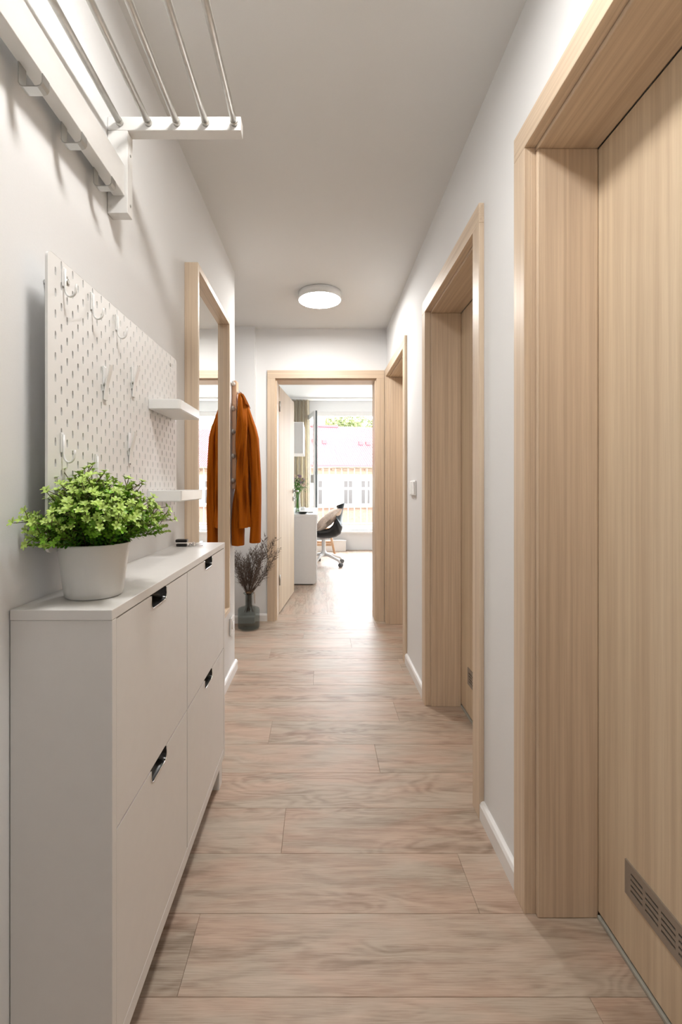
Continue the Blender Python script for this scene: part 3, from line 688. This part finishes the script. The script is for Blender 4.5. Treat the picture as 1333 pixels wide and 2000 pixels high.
def sprig_mesh(seed, Ls=.10):
    R_ = random.Random(seed); bm = bmesh.new(); bend = R_.uniform(-.3, .3); pts = []
    for k in range(9):
        t = k/8; pts.append(Vector((.022*bend*t*t, R_.uniform(-.001, .001), Ls*t)))
    tube(bm, pts, [.0011*(1-.6*k/8) for k in range(9)], 5, mi=2)
    n = R_.randint(14, 17)
    for i in range(n):
        t = .18+.82*i/(n-1); p = pts[min(8, int(t*8))].lerp(pts[min(8, int(t*8)+1)], t*8-int(t*8)); ph = i*PI/2+R_.uniform(-.3, .3)
        for s in (0, PI) if i < n-1 else (0, 2.1, 4.2):
            d = Vector((math.cos(ph+s), math.sin(ph+s), .95+(2.2 if i == n-1 else 1.5*t)+R_.uniform(-.3, .5)))
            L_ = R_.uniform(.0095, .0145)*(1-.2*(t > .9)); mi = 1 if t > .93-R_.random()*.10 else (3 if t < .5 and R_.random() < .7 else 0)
            leaf_quad(bm, p, d, Vector((-d.x*.5, -d.y*.5, 1)), L_, L_*R_.uniform(.40, .54), mi)
        if t > .5 and R_.random() < .35:
            a2 = R_.uniform(0, 6.28); q = p+Vector((math.cos(a2)*.014, math.sin(a2)*.014, .018)); tube(bm, [p, q], .0006, 4, mi=2)
            for s in range(5):
                d = Vector((math.cos(a2+s*1.25), math.sin(a2+s*1.25), .7)); leaf_quad(bm, q, d, V(0, 0, 1), .009, .0045, 1 if t > .8 else 0)
    me = bpy.data.meshes.new('sprig'); bm.to_mesh(me); bm.free()
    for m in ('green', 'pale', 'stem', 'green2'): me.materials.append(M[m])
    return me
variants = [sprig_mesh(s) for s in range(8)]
R_ = random.Random(3); cnt = 0
while cnt < 270:
    th = R_.uniform(0, 2*PI); el = R_.random()**.65*1.16           # lean away from upright
    rr = R_.uniform(0, .045)*(.4+.6*el/1.3); base = V(rr*math.cos(th), rr*math.sin(th), RIM-.014)
    d = V(math.sin(el)*math.cos(th), math.sin(el)*math.sin(th), math.cos(el)*1.0+.10)
    L_ = (1.40-.34*math.sin(el))*R_.uniform(.72, 1.08)
    if el > 1.1: base.z += .008
    tip = PC+base+d.normalized()*.11*L_
    if tip.x < wl(tip.y)+.012 or (tip.y > .84 and tip.x < PX-.004):
        continue
    cnt += 1
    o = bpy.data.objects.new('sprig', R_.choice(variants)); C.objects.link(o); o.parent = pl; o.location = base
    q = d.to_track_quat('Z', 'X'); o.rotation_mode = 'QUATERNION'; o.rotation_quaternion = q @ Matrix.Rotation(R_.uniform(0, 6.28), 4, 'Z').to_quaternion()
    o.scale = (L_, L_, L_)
# a few long trailing sprigs reaching out along the wall
for th, el, L_ in ((-1.95, 1.45, 1.05), (-1.85, 1.30, 1.1), (-2.05, 1.52, 1.0), (-1.75, 1.5, 1.0), (-2.1, 1.15, .95), (-2.35, 1.28, .9), (-2.2, 1.1, .95), (-2.0, 1.38, .9), (-2.3, .95, 1.0), (.55, 1.33, 1.05), (.75, 1.40, 1.12), (.9, 1.2, 1.1), (.35, 1.05, 1.05), (.6, 1.47, 1.1)):
    if L_ == 0: continue
    d = V(math.sin(el)*math.cos(th), math.sin(el)*math.sin(th), math.cos(el)+.06)
    o = bpy.data.objects.new('sprig', R_.choice(variants)); C.objects.link(o); o.parent = pl; o.location = V(.03*math.cos(th), .03*math.sin(th), RIM+.0)
    o.rotation_mode = 'QUATERNION'; o.rotation_quaternion = d.to_track_quat('Z', 'X'); o.scale = (L_, L_, L_)

# ------------------------------------------------------------------ keys on the cabinet
ky = thing('key_bunch', 'bunch of keys with a black fob near the far end of the cabinet top', 'keys', (-.465, 1.66, CT))
KX = lambda px: (px-625)*1.66/905
bm = bbox(KX(343), KX(366), 1.655, 1.680, CT+.0125, CT+.0235, .004, 3)
obj('key_fob', bm, 'black', ky)
bm = bbox(KX(347), KX(368), 1.640, 1.654, CT+.0004, CT+.010, .003, 3); obj('key_fob', bm, 'black', ky)
bm = bmesh.new(); tube(bm, [(KX(372)+.011*math.cos(a), 1.664+.011*math.sin(a), CT+.006+.007*math.cos(a)) for a in [k*2*PI/20 for k in range(21)]], .001, 8); obj('ring', bm, 'chrome', ky)
def key(x0, y0, ang, z, name='key'):
    bm = bmesh.new(); lathe(bm, [(.004, 0), (.0115, 0), (.0115, .002), (.004, .002), (.004, 0)], (0, 0, 0), 20)
    box(bm, .010, .045, -.0035, .0035, .0002, .0019)
    for i in range(5): box(bm, .020+i*.005, .023+i*.005, .0035, .0055+.001*(i % 2), .0003, .0018)
    bmesh.ops.transform(bm, matrix=Matrix.Translation((x0, y0, z)) @ Matrix.Rotation(ang, 4, 'Z') @ Matrix.Rotation(-.07, 4, 'Y'), verts=bm.verts)
    obj(name, bm, 'chrome', ky)
key(KX(376), 1.650, -.35, CT+.0008); key(KX(378), 1.668, .12, CT+.0036); key(KX(374), 1.672, .9, CT+.006)

# ------------------------------------------------------------------ floor vase with dried twigs
VC = V(-.552, 3.600, 0)
vs_ = thing('glass_vase', 'smoky grey bottle vase on the floor by the end door', 'vase', VC)
prof = [(.0005, .004), (.07, .003), (.082, .010), (.0845, .020), (.0845, .148), (.080, .160), (.060, .168), (.032, .173), (.0275, .182), (.0275, .262), (.034, .270), (.043, .275), (.043, .279),
        (.033, .275), (.025, .264), (.0245, .180), (.030, .169), (.058, .164), (.077, .156), (.081, .146), (.081, .022), (.078, .013), (.0005, .010)]
bm = bmesh.new(); lathe(bm, prof, VC, 56); obj('vase_body', bm, 'smoke', vs_)
bq = thing('dried_twigs', 'bunch of dark dried twigs in the smoky floor vase', 'bouquet', VC+V(0, 0, .15))
def twig_mesh(seed):
    R_ = random.Random(seed); bm = bmesh.new()
    pts = []; a, b = R_.uniform(-.09, .09), R_.uniform(-.09, .09)
    for k in range(10): t = k/9; pts.append(V(a*math.sin(3*t), b*math.sin(2.5*t), t))
    def to(t): q = t*9; i = min(8, int(q)); return pts[i].lerp(pts[i+1], q-i)
    tube(bm, pts, [.006*(1-.75*k/9) for k in range(10)], 5)
    for i in range(30):
        t = .24+.76*R_.random(); p = to(min(t, .99)); ph = R_.uniform(0, 6.28); L1 = R_.uniform(.06, .17)*(1.15-.5*t)
        d = V(math.cos(ph)*.85, math.sin(ph)*.85, R_.uniform(.5, 1.1)).normalized(); m_ = p+d*L1*.5+V(R_.uniform(-.012, .012), R_.uniform(-.012, .012), 0); e = p+d*L1+V(0, 0, L1*.15)
        tube(bm, [p, m_, e], [.0028, .002, .001], 4)
        for j in range(R_.randint(4, 8)):
            q = p.lerp(e, R_.uniform(.25, 1)); s = R_.uniform(.004, .010); c = [q+V(R_.uniform(-s, s), R_.uniform(-s, s), R_.uniform(-s, s)*1.6) for _ in range(4)]
            vv = [bm.verts.new(x) for x in c]
            for f in ((0, 1, 2), (0, 1, 3), (0, 2, 3), (1, 2, 3)): bm.faces.new([vv[x] for x in f])
    me = bpy.data.meshes.new('twig'); bm.to_mesh(me); bm.free(); me.materials.append(M['twig']); return me
tv = [twig_mesh(100+s) for s in range(6)]
R_ = random.Random(11)
for i in range(56):
    th = R_.uniform(0, 2*PI); sp_ = R_.random()**.6*.60
    nk = V(.014*math.cos(th)*min(1, sp_*2), .014*math.sin(th)*min(1, sp_*2), .115)          # where it passes the neck
    d = V(math.sin(sp_)*math.cos(th)*1.0, math.sin(sp_)*math.sin(th)*.8, math.cos(sp_))
    if d.x < 0: d.x *= .85
    L_ = R_.uniform(.25, .36)*(1 if d.x < .1 else 1.15)
    o = bpy.data.objects.new('twig', R_.choice(tv)); C.objects.link(o); o.parent = bq
    o.location = nk; o.rotation_mode = 'QUATERNION'; o.rotation_quaternion = d.to_track_quat('Z', 'X') @ Matrix.Rotation(R_.uniform(0, 6.28), 4, 'Z').to_quaternion()
    o.scale = (L_, L_, L_)
for th, sp_, L_ in ((-.1, .40, .50), (.3, .55, .42), (-.3, .48, .45), (0, .30, .46)):
    o = bpy.data.objects.new('twig', tv[int(L_*100) % 6]); C.objects.link(o); o.parent = bq; o.location = (.01, 0, .12)
    d = V(math.sin(sp_)*math.cos(th), math.sin(sp_)*math.sin(th), math.cos(sp_)); o.rotation_mode = 'QUATERNION'; o.rotation_quaternion = d.to_track_quat('Z', 'X'); o.scale = (L_, L_, L_)
bm = bmesh.new()                                       # lower stems through the neck, fanning out inside
for i in range(16):
    th = i*2*PI/16+.2; r = R_.uniform(.2, 1)
    tube(bm, [VC+V(.038*r*math.cos(th), .038*r*math.sin(th), .128+.01*(1-r)), VC+V(.017*r*math.cos(th), .017*r*math.sin(th), .18), VC+V(.017*r*math.cos(th+.3), .017*r*math.sin(th+.3), .285)], .0022, 5)
obj('stem_bundle', bm, 'twig', bq)
bm = bmesh.new()
for k in range(3): tube(bm, [VC+V(.023*math.cos(a), .023*math.sin(a), .281+.004*k+.002*math.sin(3*a)) for a in [j*2*PI/20 for j in range(21)]], .0016, 6)
tube(bm, [VC+V(.022, -.008, .285), VC+V(.034, -.012, .30), VC+V(.046, -.016, .270), VC+V(.049, -.016, .20)], .0018, 6)
obj('twine', bm, plain('jute_twine', (.38, .24, .13), .9), bq)

# ------------------------------------------------------------------ far room: desk and what stands on it
DX1 = -.0285; DT = .788; DY0 = 5.165
dk = thing('desk', 'long white desk along the left wall of the far room', 'desk', (-.33, 5.9, 0))
obj('desk_top', bbox(-.6295, DX1, DY0, 6.75, DT-.03, DT, .003), 'white', dk)
obj('side_panel', bbox(-.6295, -.052, DY0+.002, DY0+.022, .012, DT-.0305, .002), 'cabinet', dk)
obj('side_panel', bbox(-.6295, -.052, 6.72, 6.74, .0005, DT-.0305, .002), 'cabinet', dk)
obj('drawer_front', bbox(-.0515, -.034, DY0+.004, DY0+.42, .03, .39, .002), 'white', dk)
obj('drawer_front', bbox(-.0515, -.034, DY0+.004, DY0+.42, .394, DT-.034, .002), 'white', dk)
obj('pedestal', bbox(-.6295, -.0525, DY0+.023, DY0+.42, .012, DT-.031, .002), 'cabinet', dk)
obj('plinth', slab(-.60, -.08, DY0+.03, DY0+.40, 0, .0118), 'dark', dk)
bw = thing('bowl', 'small black shallow bowl on the near end of the desk', 'bowl', (-.195, 5.25, DT))
bm = bmesh.new(); lathe(bm, [(.0005, .0006), (.030, .0006), (.050, .010), (.060, .024), (.056, .024), (.046, .013), (.028, .005), (.0005, .004)], (-.195, 5.25, DT), 32); obj('bowl_body', bm, 'black', bw)
nb = thing('notebook', 'thin grey notebook lying on the desk behind the bowl', 'book', (-.19, 5.60, DT))
obj('cover', bbox(-.30, -.08, 5.50, 5.72, DT+.0005, DT+.004, .001), 'seal', nb); obj('page_block', bbox(-.298, -.083, 5.502, 5.718, DT+.0042, DT+.014, .001), 'white', nb)
mg = thing('candle', 'short white pillar candle on the desk beside the vase', 'candle', (-.215, 5.85, DT))
bm = bmesh.new(); lathe(bm, [(.0005, .0006), (.028, .0006), (.030, .003), (.030, .05), (.027, .053), (.0005, .050)], (-.215, 5.85, DT), 24); obj('wax', bm, 'white', mg)
bm = bmesh.new(); tube(bm, [(-.215, 5.85, DT+.0505), (-.214, 5.85, DT+.062)], .001, 6); obj('wick', bm, 'dark', mg)
fv_c = V(-.262, 5.45, DT)
fv = thing('glass_vase', 'clear glass vase holding flowers on the desk', 'vase', fv_c)
bm = bmesh.new(); lathe(bm, [(.0005, .001), (.038, .001), (.042, .006), (.036, .10), (.028, .19), (.036, .25), (.034, .25), (.026, .19), (.034, .10), (.038, .010), (.0005, .008)], fv_c, 32); obj('vase_body', bm, 'clear', fv)
fb = thing('flower_bouquet', 'bunch of lilac and green flowers in the clear desk vase', 'bouquet', fv_c+V(0, 0, .25))
R_ = random.Random(5)
bm = bmesh.new()
for i in range(14):
    th = i*2.4; r = R_.uniform(.02, .11); tube(bm, [fv_c+V(.02*math.cos(th), .02*math.sin(th), .012), fv_c+V(.015*math.cos(th+2), .015*math.sin(th+2), .2), fv_c+V(r*math.cos(th), r*math.sin(th), R_.uniform(.30, .42))], .002, 5)
obj('stem_bundle', bm, 'green2', fb)
bm = bmesh.new()
for i in range(150):
    th = R_.uniform(0, 6.28); r = R_.uniform(.01, .13); z = R_.uniform(.25, .40); d = V(math.cos(th), math.sin(th), R_.uniform(-.6, .8)); leaf_quad(bm, fv_c+V(r*.8*math.cos(th), r*.8*math.sin(th), z), d, V(0, 0, 1), .045, .018, 0)
o = obj('foliage', bm, 'green2', fb)
for i in range(16):
    th = R_.uniform(0, 6.28); r = R_.uniform(.0, .10); c = fv_c+V(r*math.cos(th), r*math.sin(th), R_.uniform(.36, .46)-r*.5); bm = bmesh.new()
    for k in range(22):
        d = V(R_.gauss(0, 1), R_.gauss(0, 1), R_.gauss(.5, 1)).normalized(); leaf_quad(bm, c, d, V(d.y, -d.x, .5), .022, .012, 0)
    obj('flower', bm, 'lilac' if i % 3 else 'linen', fb)
# wall cabinet, curtain, rail, low box
wc = thing('wall_cabinet', 'white wall cabinet hanging above the far desk', 'cabinet', (-.43, 6.7, 1.55))
obj('carcass', bbox(-.6295, -.247, 6.40, 7.10, 1.555, 1.99, .002), 'cabinet', wc)
for y in (6.402, 6.751): obj('cabinet_door', bbox(-.2465, -.228, y, y+.346, 1.556, 1.989, .002), 'white', wc)
cu = thing('curtain', 'beige floor length curtain gathered left of the window', 'curtain', (-.30, 7.72, .01))
bm = bmesh.new(); grid(bm, lambda u, v: V(-.60+.425*u+(.03*math.sin(40*v*0+u*9)*v), 7.72+.045*math.sin(u*46+.5*math.sin(v*3))*(.75+.25*v), 2.535-2.52*v), 160, 14)
bmesh.ops.solidify(bm, geom=list(bm.faces), thickness=.003)
obj('curtain_cloth', bm, 'curtain', cu)
bm = bbox(-.62, 2.44, 7.66, 7.78, 2.540, 2.5695, .004); tag(obj('curtain_rail', bm, 'white'), 'white curtain rail fixed to the far room ceiling', 'curtain rail')
lb = thing('low_box', 'low white box standing on the floor under the far window', 'box', (.19, 7.88, 0))
obj('box_body', bbox(-.10, .44, 7.80, 7.93, 0, .172, .003), 'white', lb); obj('box_lid', bbox(-.105, .445, 7.795, 7.935, .1723, .185, .003), 'white', lb)

# ------------------------------------------------------------------ black desk chair
CC = V(.055, 6.50, 0)
ch = thing('desk_chair', 'black shell desk chair on a white five-star castor base', 'chair', CC)
prof = [(-.22, .440), (-.16, .405), (-.05, .380), (.08, .376), (.17, .392), (.235, .435), (.262, .52), (.258, .60), (.262, .70), (.278, .79), (.300, .872)]
wid = [.20, .225, .235, .235, .235, .235, .23, .215, .19, .165, .12]
def shell(u, v):
    q = v*(len(prof)-1); i = min(int(q), len(prof)-2); t = q-i
    x = prof[i][0]*(1-t)+prof[i+1][0]*t; z = prof[i][1]*(1-t)+prof[i+1][1]*t; wv = wid[i]*(1-t)+wid[i+1]*t; s = 2*u-1
    back = min(1, max(0, (v-.35)*2.2)); arm = math.exp(-((v-.52)/.17)**2)
    return CC+V(x-.10*back*abs(s)**2.5-.03*arm*abs(s)**3-.05*max(0, v-.85)*abs(s), wv*s, z-.22*max(0, v-.8)*s*s+.085*(1-back)*abs(s)**3+.13*arm*abs(s)**3)
bm = bmesh.new(); grid(bm, shell, 25, 45); bmesh.ops.solidify(bm, geom=list(bm.faces), thickness=.018)
obj('seat_shell', bm, 'blackshell', ch)
bm = bmesh.new(); lathe(bm, [(.0005, .370), (.06, .370), (.06, .360), (.028, .350), (.026, .20), (.034, .19), (.045, .17), (.045, .12), (.0005, .12)], CC, 28); obj('column', bm, 'white', ch)
for k in range(5):
    a = -.72+k*2*PI/5; e = V(math.cos(a), math.sin(a), 0); bm = bmesh.new()
    tube(bm, [CC+e*.02+V(0, 0, .155), CC+e*.12+V(0, 0, .135), CC+e*.27+V(0, 0, .085), CC+e*.295+V(0, 0, .055)], [.024, .021, .017, .014], 12)
    lg = obj('leg', bm, 'white', ch)
    bm = bmesh.new(); s = V(-e.y, e.x, 0); c = CC+e*.305+V(0, 0, .0275)
    for q in (-1, 1): tube(bm, [c+s*.006*q, c+s*.022*q], .0270, 18)
    tube(bm, [c+V(0, 0, .0), c+V(0, 0, .03)-e*.008], .008, 8); obj('castor', bm, 'rubber', lg)
cs = thing('cushion', 'beige linen cushion leaning in the black desk chair', 'cushion', CC+V(.08, 0, .60))
bm = bmesh.new(); bmesh.ops.create_cube(bm, size=2); bmesh.ops.subdivide_edges(bm, edges=list(bm.edges), cuts=11, use_grid_fill=True)
for v in bm.verts:
    x, y, z = v.co; f = (1-abs(x)**2.6)**.5*(1-abs(y)**2.6)**.5 if abs(x) < 1 and abs(y) < 1 else 0
    k = 1-.07*(1-abs(x))*(abs(y) > .97)-.0
    v.co = Vector((x*.240*(1-.06*math.cos(y*PI/2)), y*.215*(1-.06*math.cos(x*PI/2)), z*.075*f+.004*noise.noise(Vector((x*3, y*3, z)))))
bmesh.ops.transform(bm, matrix=Matrix.Translation(CC+V(.070, 0, .640)) @ Matrix.Rotation(-.72, 4, 'Y'), verts=bm.verts)
for f in bm.faces: f.smooth = True
obj('cushion_cover', bm, 'linen', cs)
# wooden stool behind it
SC = V(.055, 7.40, 0)
st = thing('wooden_stool', 'oak stool with splayed legs behind the black chair', 'stool', SC)
bm = bmesh.new(); lathe(bm, [(.0005, .42), (.15, .42), (.165, .428), (.165, .442), (.15, .45), (.0005, .45)], SC, 32); obj('seat', bm, 'oak_z', st)
for sx in (-1, 1):
    for sy in (-1, 1):
        bm = bmesh.new(); tube(bm, [SC+V(sx*.185, sy*.17, .0), SC+V(sx*.10, sy*.10, .4195)], [.016, .022], 12); obj('leg', bm, 'oak_z', st)
for sy in (-1, 1): obj('stretcher', bbox(SC.x-.13, SC.x+.13, SC.y+sy*.137-.010, SC.y+sy*.137+.010, .165, .205, .003), 'oak_z', st)

# ------------------------------------------------------------------ outside: railing, building, trees, ground
rl = thing('balcony_railing', 'cream railing of thin upright bars outside the far window', 'railing', (.84, 8.33, .40))
obj('top_rail', bbox(-.30, 1.98, 8.315, 8.345, 1.425, 1.445, .003), 'rail', rl); obj('bottom_rail', bbox(-.30, 1.98, 8.315, 8.345, .42, .44, .003), 'rail', rl)
for x in (-.29, 1.97):
    for z in (.50, 1.38): obj('bracket', bbox(x-.012, x+.012, 8.2502, 8.345, z-.012, z+.012, .002), 'rail', rl)
    obj('post', bbox(x-.010, x+.010, 8.320, 8.340, .4405, 1.4245, .002), 'rail', rl)
k = 0
while -.28+.113*k < 1.96:
    x = -.28+.113*k; bm = bmesh.new(); tube(bm, [(x, 8.33, .4405), (x, 8.33, 1.4245)], .009, 8); obj('bar', bm, 'rail', rl); k += 1
tag(obj('street', slab(-45, 50, 8.9, 95, -8.4, -8.2), 'ground'), 'paved ground between the two buildings seen through the window', 'ground', kind='structure')
BR = Matrix.Translation((0, 40, 0)) @ Matrix.Rotation(math.radians(13), 4, 'Z')
bl = thing('building', 'cream house with red metal roof seen through the far window', 'building', (0, 40, -8.2)); bl.rotation_euler = (0, 0, math.radians(13))
def bpart(name, bm, mat, parent=None):
    bmesh.ops.translate(bm, verts=bm.verts, vec=(0, 0, 8.2)); o = obj(name, bm, mat, None); o.parent = parent or bl
    if parent: o.location = (0, 0, 0)
    return o
EZ = 2.83
bpart('facade', slab(-16, 20, 0, 12, -8.2, EZ-.02), 'stucco')
bpart('cornice', slab(-16.1, 20.1, -.18, -.001, EZ-.75, EZ-.02), 'stucco2')
for k in range(-8, 14): bpart('cornice_block', slab(k*1.0, k*1.0+.7, -.30, -.1805, EZ-.42, EZ-.28), 'stucco2')
RZ = 7.1; RYD = 6.6
bm = bmesh.new(); v = [bm.verts.new(q) for q in ((-16.5, -.5, EZ), (20.5, -.5, EZ), (20.5, RYD, RZ), (-16.5, RYD, RZ), (20.5, 13, EZ), (-16.5, 13, EZ), )]
bm.faces.new((v[0], v[1], v[2], v[3])); bm.faces.new((v[3], v[2], v[4], v[5])); bm.faces.new((v[0], v[3], v[5])); bm.faces.new((v[1], v[4], v[2])); bm.faces.new((v[0], v[5], v[4], v[1]))
rf = bpart('roof', bm, 'roof')
sm = None; sl_ = math.atan2(RZ-EZ, RYD+.5); LR = math.hypot(RZ-EZ, RYD+.5)
for k in range(-30, 66):
    x = k*.21
    if sm is None:
        b_ = bmesh.new(); box(b_, -.012, .012, 0, LR, .0, .05); me = bpy.data.meshes.new('seam'); b_.to_mesh(me); b_.free(); me.materials.append(M['gutter']); sm = me
    o = bpy.data.objects.new('seam', sm); C.objects.link(o); o.parent = rf; o.location = (x, -.5, EZ+8.2+.001); o.rotation_euler = (sl_, 0, 0)
bpart('gutter', slab(-16.5, 20.5, -.68, -.501, EZ-.14, EZ+.05), 'gutter')
bpart('ridge_cap', slab(-8, 3.4, RYD-.25, RYD+.25, RZ-.1, RZ+.10), 'gutter')
for x, y in ((.0, 3.4), (.95, 3.2), (4.5, 3.1), (5.2, 3.1)):
    z = EZ+(y+.5)*math.tan(sl_); bpart('snow_guard', slab(x, x+.42, y-.15, y+.1, z-.05, z+.30), 'gutter')
bpart('chimney', slab(-1.2, 2.2, RYD+.5, RYD+1.2, RZ-1.2, RZ+1.3), 'farframe')
for x in (-3.3, -.55, 2.15, 3.75, 6.3, 8.9):
    for z0, z1 in ((-1.6-.0, 1.47), (-5.2, -2.9)):
        z0 = -.50 if z0 > -3 else -5.0; z1 = 1.52 if z0 > -3 else -3.0
        w_ = bpart('window', slab(x-.08, x+.84, -.06, .02, z0-.08, z1+.06), 'farframe')
        zm = z0+(z1-z0)*.66
        for a, b in ((x, x+.34), (x+.42, x+.76)):
            for c, d in ((z0, zm-.10), (zm+.10, z1)): bpart('pane', slab(a, b, -.075, -.061, c, d), 'farglass', w_)
        bpart('sill', slab(x-.15, x+.9, -.20, -.061, z0-.20, z0-.0805), 'farframe', w_)
an = thing('annex', 'low terracotta wall in front of the cream house', 'wall', (0, 36, -8.2)); an.rotation_euler = (0, 0, math.radians(13))
def apart(name, bm, mat): bmesh.ops.translate(bm, verts=bm.verts, vec=(0, 0, 8.2)); o = obj(name, bm, mat, None); o.parent = an
apart('annex_wall', slab(-12, 18, 0, 1, -8.2, -.65), 'brick')
apart('coping', slab(-12.1, 18.1, -.2, 1.2, -.645, -.50), 'stucco2')
def tree(x, y, z, rx, rz, label, seed):
    R_ = random.Random(seed); t = thing('tree', label, 'tree', (x, y, -8.2), 'trees beyond the red roof')
    bm = bmesh.new(); tube(bm, [(x, y, -8.2), (x+.2, y, z*.4), (x, y, z)], [.35, .28, .12], 8); obj('trunk', bm, 'bark', t)
    bm = bmesh.new()
    for i in range(2600):
        d = V(R_.gauss(0, 1), R_.gauss(0, 1), R_.gauss(0, 1)).normalized()*(R_.random()**.4); lump = 1+.3*noise.noise(d*2.2+V(seed, 0, 0))
        c = V(x, y, z)+V(d.x*rx*lump, d.y*rx*lump, d.z*rz*lump); s = R_.uniform(.15, .32)
        u = V(R_.gauss(0, 1), R_.gauss(0, 1), R_.gauss(0, 1)).normalized(); w_ = u.orthogonal().normalized()
        bm.faces.new([bm.verts.new(c+u*s), bm.verts.new(c+w_*s*.6), bm.verts.new(c-u*s), bm.verts.new(c-w_*s*.6)])
    obj('crown', bm, 'treeleaf', t, fix=False)
tree(-1.8, 62, 8.6, 4.6, 2.9, 'pale leafy tree beyond the left end of the red roof', 1)
tree(9.5, 60, 8.4, 3.6, 2.6, 'pale leafy tree beyond the right end of the red roof', 2)
tree(4.2, 70, 9.6, 3.9, 2.6, 'hazy tree farthest behind the roof chimney', 3)
